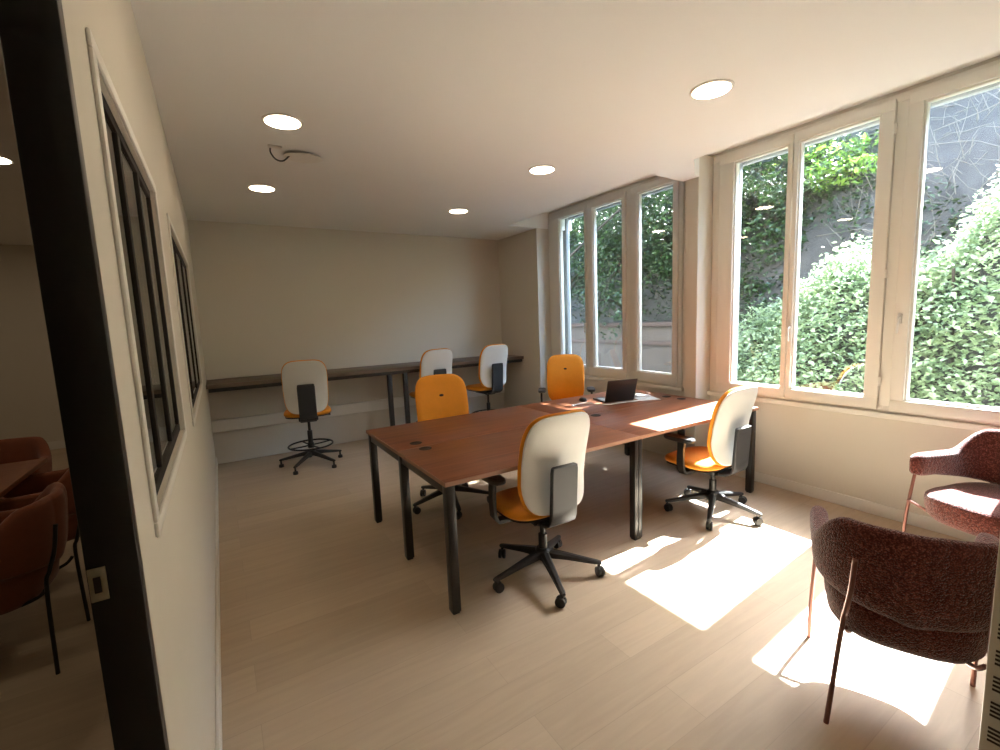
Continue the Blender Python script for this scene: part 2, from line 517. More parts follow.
# ------------------------------------------------------------------ office chairs (local: sitter looks along +y)
def sup(a, e): 
    c, s = math.cos(a), math.sin(a)
    return (math.copysign(abs(c) ** e, c), math.copysign(abs(s) ** e, s))

def back_y(z, x=0):         # rear-lean profile of the backrest, z in metres above seat level 0.45 chair
    t = (z - .50) / .55
    return -.200 - .10 * (max(0, t - .25) / .75) ** 1.7 - .035 * (max(0, .25 - t) / .25) ** 1.5 + .50 * x * x * (1 - .35 * t)

def back_panel(y_off0, y_off1, s_edge, dome, w=.226, h=.292, zc=.764, n=48):
    rings = []
    spec = [(.02, y_off0), (.5, y_off0), (.8, y_off0), (.93, y_off0 + (y_off1 - y_off0) * .06), (.985, y_off0 + (y_off1 - y_off0) * .25), (1.0, y_off0 + (y_off1 - y_off0) * .5),
            (.985, y_off0 + (y_off1 - y_off0) * .78), (.93, y_off1), (.8, y_off1 + dome * .4), (.5, y_off1 + dome), (.02, y_off1 + dome)]
    for s, yo in spec:
        ring = []
        for k in range(n):
            cx, cz = sup(2 * PI * k / n, .46)
            z = zc + cz * h * s * s_edge
            x = cx * w * s * s_edge * (1.0 + .02 * cz - .03 * max(0, cz) ** 4)
            ring.append((x, back_y(z, x) + yo, z))
        rings.append(ring)
    return rings

def office_chair(name, label, cat, high=False, arms=(-1, 1)):
    up = .165 if high else 0.0
    t = thing(name, label, cat)
    U = Matrix.Translation((0, .05 if high else .07, up))
    # base
    b = MB()
    b.lathe([(.030, .105), (.044, .11), (.046, .165), (.036, .178)], 24)
    for k in range(5):
        a = 2 * PI * k / 5 + .3
        Ma = Matrix.Rotation(a, 4, 'Z')
        rings = []
        for r, zc, hw, hh in ((.03, .142, .027, .024), (.14, .122, .021, .018), (.27, .094, .016, .013), (.333, .082, .015, .010), (.346, .080, .010, .007)):
            rings.append([(r, hw, zc - hh), (r, hw, zc + hh * .4), (r, hw * .5, zc + hh), (r, -hw * .5, zc + hh), (r, -hw, zc + hh * .4), (r, -hw, zc - hh)])
        b.loft(rings, M=Ma)
    base = b.build('star_base', M_BLACK, t)
    for k in range(5):
        a = 2 * PI * k / 5 + .3
        c = MB()
        Mc = Matrix.Rotation(a, 4, 'Z') @ Matrix.Translation((.330, 0, 0))
        if high:
            c.lathe([(.024, 0), (.027, .006), (.024, .03), (.010, .036), (.009, .072)], 16, Mc)
            c.build('glide', M_BLACK, base)
        else:
            Mw = Mc @ Matrix.Rotation(1.1 + k, 4, 'Z')
            for s in (-1, 1):
                c.lathe([(.017, -.009), (.028, -.008), (.030, 0), (.028, .008), (.017, .009)], 20, Mw @ Matrix.Translation((.012, .0125 * s, .030)) @ Matrix.Rotation(PI / 2, 4, 'X'))
            c.tube([(0, 0, .035), (0, 0, .074)], .009, 10, M=Mw)
            c.box(-.016, .024, -.004, .004, .022, .058, .003, M=Mw)
            c.build('caster', M_BLACK, base)
    # column
    c = MB(); c.tube([(0, 0, .15), (0, 0, .26 + up * .8)], .026, 18); c.build('gas_lift_sleeve', M_BLACK, t)
    c = MB(); c.tube([(0, 0, .23 + up * .8), (0, 0, .39 + up)], .015, 16); c.build('gas_lift_rod', M_CHROME if high is None else M_BLACK, t)
    if high:
        f = MB()
        f.tube([(.23 * math.cos(2 * PI * k / 40), .23 * math.sin(2 * PI * k / 40), .255) for k in range(40)], .0095, 10, closed=True)
        fr = f.build('foot_ring', M_BLACK, t)
        f = MB()
        f.lathe([(.030, .225), (.034, .23), (.034, .275), (.030, .28)], 20)
        for k in range(4):
            a = PI / 2 * k + .4
            f.tube([(.03 * math.cos(a), .03 * math.sin(a), .25), (.12 * math.cos(a), .12 * math.sin(a), .25), (.23 * math.cos(a), .23 * math.sin(a), .255)], .008, 8)
        f.build('ring_spokes', M_BLACK, fr)
        f = MB(); f.lathe([(.031, .19), (.032, .2), (.032, .222), (.031, .224)], 20); f.build('collar', M_CHROME, fr)
    # mechanism
    m = MB(); m.box(-.10, .10, -.14, .12, .372, .418, .014, 3, U)
    m.tube([(.09, .03, .395), (.19, .05, .395), (.235, .055, .39)], [.006, .006, .009], 8, M=U)
    m.build('seat_mechanism', M_BLACK, t)
    # seat
    def seat_rings(z0, z1, sc, dome):
        rings = []
        for s, z in ((.05, z0), (.8, z0), (.95, z0 + .004), (1, z0 + .35 * (z1 - z0)), (.992, z0 + .7 * (z1 - z0)), (.95, z1 - .003), (.85, z1 + dome * .5), (.5, z1 + dome), (.05, z1 + dome * .8)):
            ring = []
            for k in range(48):
                cx, cy = sup(2 * PI * k / 48, .62)
                x = cx * .245 * s * sc * (1 - .04 * cy); y = .035 + cy * .232 * s * sc
                zz = z - .018 * max(0, (y - .10) / .15) ** 2 * s
                ring.append((x, y, zz))
            rings.append(ring)
        return rings
    MB().loft(seat_rings(.416, .432, .95, 0), M=U).build('seat_pan', M_BLACK, t)
    MB().loft(seat_rings(.430, .482, 1, .008), M=U).build('seat', M_ORANGE, t)
    # backrest: white shell behind, upholstered front
    br = MB().loft(back_panel(-.028, -.002, .972, 0), M=U).build('backrest', M_SHELL, t)
    MB().loft(back_panel(-.003, .024, 1.0, .004), M=U).build('back_cushion', M_ORANGE, br)
    hz = .885
    sl = []
    for s, dy in ((.01, .034), (.7, .034), (1, .0295), (1, .02)):
        ring = []
        for k in range(20):
            cx, cz = sup(2 * PI * k / 20, .9)
            z = hz + cz * .012 * s; x = cx * .022 * s
            ring.append((x, back_y(z, x) + dy - .0045, z))
        sl.append(ring)
    MB().loft(sl, M=U).build('grip_slot', M_SLOT, br)
    # spine plate, bends forward under the seat
    prof = [(.762, .0), (.757, .0), (.73, 0), (.66, 0), (.58, 0), (.51, 0), (.455, 0)]
    if high: prof = [(.80, 0), (.795, 0), (.765, 0), (.68, 0), (.59, 0), (.51, 0), (.455, 0)]
    path = [(-.268 - .02 * (z - .49) / .3 , z) for z, d in prof]
    yb, zb = path[-1]
    path += [(yb + .012, zb - .045), (yb + .045, zb - .068), (yb + .10, zb - .076), (yb + .16, zb - .072)]
    rings = []
    for i, (y, z) in enumerate(path):
        y2, z2 = path[min(i + 1, len(path) - 1)]; y1_, z1_ = path[max(i - 1, 0)]
        ty, tz = y2 - y1_, z2 - z1_; L = math.hypot(ty, tz); ty /= L; tz /= L
        ny, nz = tz, -ty                    # outward normal
        if ny > 0 and i < 7: ny, nz = -ny, -nz
        ny, nz = (-abs(tz), 0 if abs(tz) > .99 else (ty if tz < 0 else -ty)) if True else (ny, nz)
        hw = .088 if 1 < i < 8 else (.074 if i == 0 else .084)
        th = .026 if i else .020
        ring = []
        for sx, st in ((-1, .15), (-.94, 0), (.94, 0), (1, .15), (1, .8), (.93, 1), (-.93, 1), (-1, .8)):
            ring.append((sx * hw, y + ny * th * st, z + nz * th * st))
        rings.append(ring)
    MB().loft(rings, M=U).build('spine_plate', M_PLATE, t)
    # armrests
    for s in arms:
        a = MB()
        rings = []
        for (x, y, z, w, d) in ((.07, .0, .40, .03, .012), (.20, .0, .398, .03, .010), (.268, .0, .402, .03, .010), (.288, .0, .43, .03, .010), (.293, .0, .50, .028, .010), (.295, -.005, .58, .026, .011), (.293, -.01, .648, .026, .012)):
            if z < .41 and x < .28: ring = [(s * x, y - w, z - d), (s * x, y + w, z - d), (s * x, y + w, z + d), (s * x, y - w, z + d)]
            else: ring = [(s * (x + d), y - w, z), (s * (x + d), y + w, z), (s * (x - d), y + w, z), (s * (x - d), y - w, z)]
            rings.append(ring)
        a.loft(rings, M=U)
        ar = a.build('armrest', M_BLACK, t)
        p = MB()
        rings = []
        for sc, z in ((.6, .640), (.93, .648), (1, .657), (1, .668), (.94, .676), (.5, .678)):
            ring = []
            for k in range(28):
                cx, cy = sup(2 * PI * k / 28, .6)
                ring.append((s * .285 + cx * .047 * sc, .02 + cy * .125 * sc, z))
            rings.append(ring)
        p.loft(rings, M=U); p.build('arm_pad', M_BLACK, ar)
    return t

task = office_chair('office_chair', 'white-backed orange office chair nearest the viewer, at the near long edge of the desk', 'chair')
TG = 'office chairs around the bench desk'
task['group'] = TG
def place(o, x, y, rz, base_deg):
    o.location = (x, y, 0); o.rotation_euler = (0, 0, R(rz))
    for k in kids(o):
        if k.name.startswith('star_base'):
            k.rotation_euler = (0, 0, R(base_deg - rz) - .3)
def lift(o, dz):
    for k in kids(o):
        if not k.name.startswith(('star_base', 'gas_lift_sleeve')): k.location.z += dz
c2 = dup(task, (0, 0, 0), 0, 'white-backed orange office chair touched by sunlight, by the window end of the desk', TG)
c3 = dup(task, (0, 0, 0), 0, 'orange office chair facing us across the empty end of the desk', TG)
c4 = dup(task, (0, 0, 0), 0, 'orange office chair facing us behind the open laptop', TG)
place(task, 1.545, 2.10, -2, 35); lift(task, -.018)
place(c2, 3.12, 2.03, 0, 66); lift(c2, -.045)
place(c3, 1.56, 3.42, 168, 40); lift(c3, .03)
place(c4, 3.50, 4.20, 142, 10); lift(c4, .02)
stool = office_chair('drafting_stool', 'tall white-backed drafting stool alone near the left end of the wall counter', 'stool', high=True, arms=())
SG = 'drafting stools at the wall counter'
stool['group'] = SG
st2 = dup(stool, (0, 0, 0), 0, 'tall white-backed drafting stool half hidden behind an orange chair back', SG)
st3 = dup(stool, (0, 0, 0), 0, 'tall white-backed drafting stool at the right end of the wall counter', SG)
place(stool, .78, 5.37, -8, 14); lift(stool, -.025)
place(st2, 2.325, 5.50, 4, 50); lift(st2, -.02)
place(st3, 3.12, 5.42, 5, 50); lift(st3, -.01)

# ------------------------------------------------------------------ wall counter
ct = thing('wall_counter', 'long dark brown counter running along the back wall', 'counter', (1.83, 5.8, 0))
mb = MB(); mb.box(XL + .004 - 1.83, XC - .004 - 1.83, -.30, .296, .945, .985, .002); mb.build('counter_top', M_COUNTER, ct)
mb = MB(); mb.box(XL + .02 - 1.83, XC - .02 - 1.83, -.285, -.25, .905, .9445, .002); mb.build('front_rail', M_LEG, ct)
for x in (1.78, 1.985):
    for y in (-.285,):
        mb = MB(); mb.box(x - .027 - 1.83, x + .027 - 1.83, y, y + .05, 0, .904, .003); mb.build('leg', M_LEG, ct)

# ------------------------------------------------------------------ things on the desk
lp = thing('laptop', 'open black laptop seen from behind, on the far side of the desk', 'laptop', (3.12, 2.985, ZT), R(-14))
mb = MB(); mb.box(-.155, .155, .0, .215, .002, .018, .005); lb = mb.build('laptop_base', M_BLACK, lp)
mb = MB()
for r in range(5):
    for k in range(13):
        mb.box(-.14 + k * .0216, -.122 + k * .0216, .022 + r * .0215, .04 + r * .0215, .0181, .0196)
mb.build('keyboard', M_PLATE, lb, smooth=0)
MB().box(-.045, .045, .145, .195, .0181, .0190).build('touchpad', M_PLATE, lb, smooth=0)
Ml = Matrix.Translation((0, -.001, .018)) @ Matrix.Rotation(R(17), 4, 'X')
mb = MB(); mb.box(-.155, .155, -.008, 0, .0, .205, .003, M=Ml); ld = mb.build('lid', M_BLACK, lp)
MB().box(-.145, .145, .0002, .0012, .012, .195, M=Ml).build('screen', plain('dark_screen', (.01, .01, .012), .12), ld, smooth=0)

ms = MB()
rings = []
for s, z in ((.9, 0), (1, .006), (.96, .016), (.8, .027), (.5, .033), (.05, .035)):
    rings.append([(sup(2 * PI * k / 24, .8)[0] * .031 * s, sup(2 * PI * k / 24, .8)[1] * .053 * s, z) for k in range(24)])
ms.loft(rings)
mo = thing('computer_mouse', 'small black mouse beside the laptop', 'mouse', (2.905, 3.24, ZT + .0005), R(-20))
ms.build('mouse_body', M_BLACK, mo)
MB().tube([(-.001, .036, .0275), (.001, .036, .0275)], .006, 12).build('scroll_wheel', M_PLATE, mo)

def spline(pts, n=8):
    out = []
    P = [Vector(p) for p in pts]
    for i in range(len(P) - 1):
        p0, p1, p2, p3 = P[max(i - 1, 0)], P[i], P[i + 1], P[min(i + 2, len(P) - 1)]
        for k in range(n):
            t = k / n
            out.append(.5 * ((2 * p1) + (p2 - p0) * t + (2 * p0 - 5 * p1 + 4 * p2 - p3) * t * t + (3 * p1 - p0 - 3 * p2 + p3) * t ** 3))
    out.append(P[-1])
    return out
zc_ = ZT + .0066
cb = MB(); cb.tube(spline([(2.66, 3.11, zc_), (2.76, 3.13, zc_), (2.84, 3.12, zc_), (2.87, 3.0, zc_), (2.94, 2.93, zc_), (3.04, 2.925, zc_), (3.14, 2.905, zc_), (3.29, 2.885, zc_), (3.45, 2.93, zc_), (3.57, 3.02, zc_), (3.68, 3.14, zc_)], 8), .004, 8)
tag(cb.build('charging_cable', M_CABLEW), 'white cable winding across the desk in front of the laptop', 'cable')
for k, (x, y, a, lab) in enumerate(((3.47, 3.20, 12, 'white paper sheet nearest the laptop on the desk'), (3.44, 2.97, -24, 'white paper sheet toward the window end of the desk, under the cable end'))):
    p = MB(); p.box(-.10, .10, -.14, .14, 0, .0015, .0003)
    o = p.build('paper_sheet', M_PAPER, smooth=0); o.location = (x, y, ZT + .0004); o.rotation_euler = (0, 0, R(a))
    tag(o, lab, 'paper', 'papers beside the laptop')
ad = thing('power_adapter', 'black power adapter block lying behind the laptop', 'charger', (3.585, 3.28, ZT + .0005), R(25))
MB().box(-.065, .065, -.028, .028, 0, .032, .006).build('adapter_block', M_BLACK, ad)
MB().tube(spline([(-.065, 0, .012), (-.11, .005, .006), (-.16, .03, .0045), (-.17, .07, .0045), (-.13, .10, .0045)], 6), .0035, 8).build('cord', M_BLACK, ad)
# cable hanging below the desk top
hc = MB(); hc.tube(spline([(3.42, 2.94, .68), (3.46, 2.96, .56), (3.50, 2.99, .42), (3.56, 3.02, .5), (3.60, 3.0, .62), (3.62, 2.94, .68)], 8), .004, 8)
hc.tube(spline([(3.40, 2.92, .69), (3.42, 2.94, .68)], 2), .004, 8)
tag(hc.build('hanging_cable', M_CABLEW), 'white cable looping down under the window end of the desk', 'cable')

# ------------------------------------------------------------------ upholstered armchairs (local: sitter looks along +y)
def armchair(name, label, fabric, rod, group=None):
    t = thing(name, label, 'armchair', group=group)
    # wrap-around back and arms
    W, D, r = .248, .245, .19
    path = []
    ns = 56
    # plan path: left arm tip -> back -> right arm tip
    segs = []
    yt = .235
    for k in range(14): segs.append((-W - .012 * (1 - k / 14), yt - (yt - (-D + r)) * k / 14))
    for k in range(14):
        a = PI + (PI / 2) * k / 14
        segs.append((-W + r + r * math.cos(a), -D + r + r * math.sin(a)))
    half = segs[:]
    for k in range(6): half.append(((-W + r) * (1 - k / 6), -D - .012 * math.sin(PI / 2 * k / 6)))
    pts = half + [(0, -D - .012)] + [(-x, y) for x, y in half[::-1]]
    ln = [0]
    for p, q in zip(pts, pts[1:]): ln.append(ln[-1] + math.hypot(q[0] - p[0], q[1] - p[1]))
    T = ln[-1]
    rings = []
    m = len(pts)
    def prof(u):     # u distance from nearest arm tip
        s = min(1, max(0, (u - .30) / .17)); s = s * s * (3 - 2 * s)
        top = .672 + .128 * s
        bot = .540 - .080 * min(1, max(0, (u - .15) / .5))
        return bot, top
    for i, (x, y) in enumerate(pts):
        u = min(ln[i], T - ln[i])
        bot, top = prof(u)
        a, b = pts[max(i - 1, 0)], pts[min(i + 1, m - 1)]
        tx, ty = b[0] - a[0], b[1] - a[1]; L = math.hypot(tx, ty); tx /= L; ty /= L
        nx, ny = ty, -tx                       # outward
        if nx * x + ny * (y - .1) < 0: nx, ny = -nx, -ny
        th = .034
        k_end = 1.0
        for e in ((0, .25), (1, .72), (2, .93)):
            if min(i, m - 1 - i) == e[0]: k_end = e[1]
        zc, hz = (bot + top) / 2, (top - bot) / 2
        lean = .10
        ring = []
        for k in range(20):
            c, s = sup(2 * PI * k / 20, .62)
            z = zc + s * hz * (k_end if k_end > .9 else .5 + .5 * k_end)
            off = c * th * k_end + lean * (z - .55) * (.3 + .7 * min(1, u / .4))
            ring.append((x + nx * off, y + ny * off, z))
        rings.append(ring)
    MB().loft(rings).build('backrest', fabric, t, smooth=60)
    # seat: thick rounded cushion with a dished shell below
    rings = []
    for s, z in ((.05, .318), (.70, .322), (.87, .333), (.955, .362), (.99, .405), (1.0, .44), (.985, .46), (.93, .472), (.7, .478), (.05, .474)):
        ring = []
        for k in range(48):
            c, q = sup(2 * PI * k / 48, .68)
            x = c * .238 * s; y = .022 + q * .258 * s
            zz = z + (.05 * max(0, -q) * s if z > .4 else .0)*.4
            ring.append((x, y, zz))
        rings.append(ring)
    MB().loft(rings).build('seat', fabric, t, smooth=60)
    # legs: front rods rise to the arm tips, rear rods run up the outside of the back
    for s in (-1, 1):
        MB().tube(spline([(s * .275, .245, 0), (s * .272, .230, .28), (s * .262, .215, .47), (s * .259, .20, .57)], 6), [.0085] * 19, 10).build('leg', rod, t)
        MB().tube(spline([(s * .218, -.262, 0), (s * .188, -.262, .40), (s * .180, -.278, .48), (s * .172, -.303, .57), (s * .166, -.320, .69)], 6), [.0085] * 25, 10).build('leg', rod, t)
        MB().tube(spline([(s * .267, .235, .395), (s * .23, .215, .375), (s * .16, .17, .335), (s * .1, .1, .319)], 6), .008, 8).build('seat_bracket', rod, t)
        MB().tube(spline([(s * .177, -.252, .395), (s * .165, -.225, .365), (s * .15, -.15, .335), (s * .1, -.08, .319)], 6), .008, 8).build('seat_bracket', rod, t)
    return t
AG = 'burgundy armchairs by the window'
ac = armchair('armchair', 'burgundy boucle armchair with its rounded back to us, standing in the sun patch', M_BOUCLE, M_ROD, AG)
ac.location = (2.126, .600, 0); ac.rotation_euler = (0, 0, R(-66))
dup(ac, (3.50, .62, 0), R(70), 'burgundy boucle armchair against the window wall with sunlight on its seat', AG)

# ------------------------------------------------------------------ louvred metal cabinet at the right
cab = thing('metal_cabinet', 'beige metal cabinet with rows of vent slots at the right edge', 'cabinet', (1.27, 0, 0))
mb = MB(); mb.box(0, .26, -.22, .2155, .06, 1.32, .004); mb.build('cabinet_body', M_CAB, cab)
mb = MB(); mb.box(.02, .24, -.20, .195, 0, .06, .003); mb.build('plinth', M_BLACK, cab)
for r in range(14):
    for c in range(3):
        mb = MB()
        for k in range(4):
            z = 1.19 - r * .057 - k * .0092
            y1 = .204 - c * .13
            mb.box(-.0012, .004, y1 - .10, y1, z - .0023, z + .0023)
        mb.build('vent_slots', M_SLOT, cab, smooth=0)

# ------------------------------------------------------------------ ceiling fittings
dl = thing('ceiling_downlight', 'lit round downlight in the ceiling nearest the partition window', 'ceiling light', (.45, 3.04, ZC))
mb = MB(); mb.lathe([(.112, 0), (.112, -.004), (.104, -.008), (.097, -.006)], 40); mb.build('bezel', M_TRIM, dl)
mb = MB(); mb.lathe([(.096, -.0062), (.096, -.0072), (.05, -.0078), (.001, -.008)], 40); mb.build('diffuser', M_LAMP, dl)
DG = 'round downlights'
dl['group'] = DG
for x, y, lab in ((.455, 4.52, 'lit round downlight above the lone drafting stool, beyond the dangling ceiling wire'), (2.38, 3.10, 'lit round downlight in front of the far window, the middle one of its row'),
               (2.39, 4.63, 'lit round downlight nearest the back corner by the far window'), (2.41, 1.62, 'large lit round downlight nearest the viewer, by the near window'),
               (.45, 1.50, 'lit round downlight overhead, outside the top of the photo'), (-1.16, 4.47, 'lit round downlight in the side room beyond the doorway'), (-2.9, 4.47, 'unseen downlight added deep in the side room'),
               (-1.16, 2.2, 'unseen downlight added in the side room, close to the doorway'), (-2.9, 2.2, 'unseen downlight added in the side room, off to the left'), (-1.16, 6.9, 'unseen downlight added at the back of the side room'), (-2.9, 6.9, 'unseen downlight added in the far back corner of the side room')):  # side-room downlights after the first are unseen, added to brighten that room
    dup(dl, (x, y, ZC), 0, lab, DG)
rose = thing('ceiling_rose', 'white cover plate with a loose dark wire on the ceiling between two downlights', 'ceiling cover', (.64, 3.57, ZC))
mb = MB(); mb.lathe([(.11, -.012), (.125, -.013), (.128, -.017), (.115, -.021), (.001, -.022)], 36, Matrix.Rotation(R(4), 4, 'X')); mb.build('cover_disc', M_TRIM, rose)
mb = MB(); mb.lathe([(.05, 0), (.05, -.012), (.03, -.0135)], 24); mb.build('fixing_boss', M_TRIM, rose)
mb = MB(); mb.tube(spline([(-.09, -.02, -.018), (-.13, .01, -.05), (-.18, -.02, -.055), (-.215, -.07, -.03), (-.215, -.10, -.004)], 8), .005, 8); mb.build('loose_wire', M_PLATE, rose)
mb = MB(); mb.box(-.235, -.15, -.13, -.10, -.014, 0, .004); mb.build('wire_clip', M_TRIM, rose)

# ------------------------------------------------------------------ side room furniture
tb = thing('meeting_table', 'dark wooden table in the dim side room', 'table', (-1.70, 3.30, 0))
mb = MB(); mb.box(-.62, .66, -.85, .82, .715, .745, .006); mb.build('tabletop', M_WALNUT, tb)
for sx in (-.54, .52):
    for sy in (-.76, .74):
        mb = MB(); mb.tube([(sx, sy, 0), (sx * .96, sy * .96, .714)], [.018, .024], 12); mb.build('leg', M_LEG, tb)
RG = 'rust chairs in the side room'
rc = armchair('side_chair', 'rust upholstered chair just beyond the doorway, nearest in the side room', M_RUST, M_LEG, RG)
rc.location = (-1.02, 2.98, 0); rc.rotation_euler = (0, 0, R(86))
dup(rc, (-1.0, 3.75, 0), R(92), 'rust upholstered chair at the table, the one close behind the black door frame', RG)
dup(rc, (-1.42, 4.50, 0), R(178), 'rust upholstered chair on the far side of the side-room table', RG)

# ------------------------------------------------------------------ outdoors
struct('ground', MB().box(XO, 30, -14, 26, -.4, .02), M_GROUND)
def terrain(name, fn, x0, x1, y0, y1, nx, ny, mat):
    mb = MB(); vs = []; fs = []
    for i in range(nx + 1):
        for j in range(ny + 1):
            x = x0 + (x1 - x0) * i / nx; y = y0 + (y1 - y0) * j / ny
            vs.append((x, y, fn(x, y)))
    for i in range(nx):
        for j in range(ny):
            a = i * (ny + 1) + j
            fs.append((a, a + ny + 1, a + ny + 2, a + 1))
    mb.add(vs, fs)
    o = mb.build(name, mat, smooth=60); o['kind'] = 'structure'
    return o
def bank(x, y):
    s = min(1, max(0, (x - 6.6) / 3.4))
    z = 5.4 * s ** .8
    if y > 4.6:
        q = min(1, (y - 4.6) / .5)
        s2 = min(1, max(0, (x - 7.5) / 2.4))
        z = z * (1 - q) + q * (-.3 if x < 7.45 else 1.0 + 5.2 * s2 ** .7)
    return z + .25 * noise.noise(Vector((x * .8, y * .6, 0))) * min(1, s * 4)
terrain('bank_slope', bank, 6.5, 14, -10, 20, 50, 100, M_SOIL)
# garden wall beyond the far window
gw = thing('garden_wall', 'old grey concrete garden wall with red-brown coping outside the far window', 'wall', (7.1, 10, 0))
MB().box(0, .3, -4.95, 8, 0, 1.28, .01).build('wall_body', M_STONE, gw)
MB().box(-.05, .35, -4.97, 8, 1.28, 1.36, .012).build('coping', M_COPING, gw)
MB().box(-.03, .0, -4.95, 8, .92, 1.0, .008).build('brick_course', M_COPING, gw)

def leaves(pts, size, updir=.5, squash=.62):
    """a mesh of folded pointed leaves at the given points"""
    vs = []; fs = []
    for p in pts:
        s = size * rnd.uniform(.6, 1.25)
        nrm = Vector((rnd.gauss(-.25, .6), rnd.gauss(0, .6), updir + abs(rnd.gauss(0, .5)))).normalized()
        a = rnd.uniform(0, 2 * PI)
        t = nrm.orthogonal().normalized(); b = nrm.cross(t)
        d = t * math.cos(a) + b * math.sin(a); w = nrm.cross(d)
        n = len(vs); P = Vector(p)
        vs += [P - d * s * .5, P - d * .1 * s + w * s * squash * .5 + nrm * s * .08, P + d * s * .6 - nrm * s * .1, P - d * .1 * s - w * s * squash * .5 + nrm * s * .08]
        fs += [(n, n + 1, n + 2), (n, n + 2, n + 3)]
    mb = MB(); mb.add(vs, fs)
    return mb

# leafy hedge on the near side of the bank, taller toward the viewpoint end
def hedge_top(x, y):
    base = 1.38 + .60 * (3.2 - y) + .22 * math.sin(y * 2.1 + 1) + .15 * math.sin(y * 5.3 + x * 2)
    return max(.5, min(3.3, base)) 
pts = []
while len(pts) < 52000:
    y = rnd.uniform(-2.6, 4.6); u = rnd.random() ** .8
    x0 = 6.0 + .25 * math.sin(y * 1.7) + .12 * math.sin(y * 4.1)
    top = hedge_top(6.5, y)
    if rnd.random() < .62:                       # front face
        z = .05 + (top - .05) * rnd.random()
        x = x0 + .55 * (z / max(top, .1)) ** 2 * 1.2 + rnd.gauss(0, .12) + .18 * noise.noise(Vector((0, y * 2.2, z * 2.2)))
    else:                                        # rolling crown
        x = x0 + .5 + rnd.random() * 1.3
        z = top + .25 * (x - x0 - .5) + rnd.gauss(0, .10) + .2 * noise.noise(Vector((x * 2, y * 2, 3)))
    pts.append((x, y, max(.05, z)))
hg = thing('hedge', 'bright leafy hedge on the bank outside the near window, sunlit along its crown', 'hedge', (0, 0, 0))
leaves(pts, .066, .62).build('hedge_foliage', M_HEDGE, hg, smooth=0, fixn=False)
mb = MB()
for k in range(26):
    y = -2.3 + k * .26
    mb.tube(spline([(6.75, y, 0), (6.7 + rnd.uniform(-.1, .1), y + rnd.uniform(-.15, .15), .7), (6.5 + rnd.uniform(-.2, .2), y + rnd.uniform(-.3, .3), hedge_top(6.5, y) * .85)], 4), .014, 6)
mb.build('hedge_stems', M_BARK, hg)

def tree(label, base, height, blobs, n, size, mat, lean=(0, 0), group='trees and creepers outside the windows', trunk_r=.09, nbranch=6):
    t = thing('tree', label, 'tree', base, group=group)
    mb = MB()
    top = Vector((lean[0], lean[1], height * .8))
    mb.tube(spline([(0, 0, -.05), tuple(top * .35 + Vector((.08, -.05, 0))), tuple(top * .7 + Vector((-.06, .06, 0))), tuple(top)], 6), [trunk_r * (1 - .04 * i) for i in range(19)], 10)
    for k in range(nbranch):
        c, rr = blobs[k % len(blobs)]
        s = top * rnd.uniform(.3, .8)
        e = Vector(c) + Vector((rnd.uniform(-.6, .6) * rr[0], rnd.uniform(-.6, .6) * rr[1], rnd.uniform(-.5, .5) * rr[2]))
        mid = (s + e) / 2 + Vector((0, 0, .15))
        mb.tube(spline([tuple(s), tuple(mid), tuple(e)], 5), [trunk_r * .4 * (1 - .07 * i) for i in range(11)], 6)
    mb.build('trunk', M_BARK, t)
    pts = []
    vol = [b[1][0] * b[1][1] * b[1][2] for b in blobs]
    for _ in range(n):
        c, rr = rnd.choices(blobs, vol)[0]
        while True:
            p = Vector((rnd.uniform(-1, 1), rnd.uniform(-1, 1), rnd.uniform(-1, 1)))
            if .35 < p.length < 1: break
        q = Vector((c[0] + p.x * rr[0], c[1] + p.y * rr[1], c[2] + p.z * rr[2]))
        if noise.noise(q * 1.6 + Vector(base)) < -.18: continue
        pts.append(q)
    leaves(pts, size, .35).build('foliage', mat, t, smooth=0, fixn=False)
    return t
# dark ivy-clad trees filling the far window
tree('dark ivy-hung tree filling the middle of the far window', (7.9, 7.2, 0), 4.6, [((-.3, 0, 2.6), (.9, 1.3, 1.3)), ((-.2, .2, 4.0), (1.1, 1.6, 1.2)), ((-1.06, -.3, 1.6), (.15, .8, .7))], 12000, .085, M_IVY)
tree('dark ivy-hung tree at the near side of the far window', (7.7, 5.6, 0), 4.8, [((-.1, 0, 3.6), (.9, 1.1, 1.5)), ((.1, .1, 2.5), (.6, .9, .9))], 9000, .08, M_IVY, lean=(.1, .2))
tree('dark ivy-hung tree at the far side of the far window', (8.1, 8.5, 0), 4.8, [((0, .9, 3.0), (1.1, 1.7, 1.6)), ((-1.24, .5, 1.5), (.15, 1.0, .8)), ((0, 1.1, 4.4), (1.0, 1.5, .9))], 12000, .09, M_IVY)
tree('dark green tree seen through the left sash of the near window', (8.1, 4.3, 0), 4.6, [((-.3, .1, 2.5), (.6, .8, 1.2)), ((0, 0, 3.9), (.9, 1.2, .9)), ((-.7, -.1, 1.4), (.5, .7, .8))], 9000, .085, M_IVY)
tree('bright green branch overhanging the top of the near window', (9.3, 3.6, 1.6), 2.6, [((-.9, -.1, 1.95), (.5, .7, .22)), ((-.3, .3, 2.3), (.7, 1.0, .35))], 2400, .09, M_BRIGHT, trunk_r=.06)
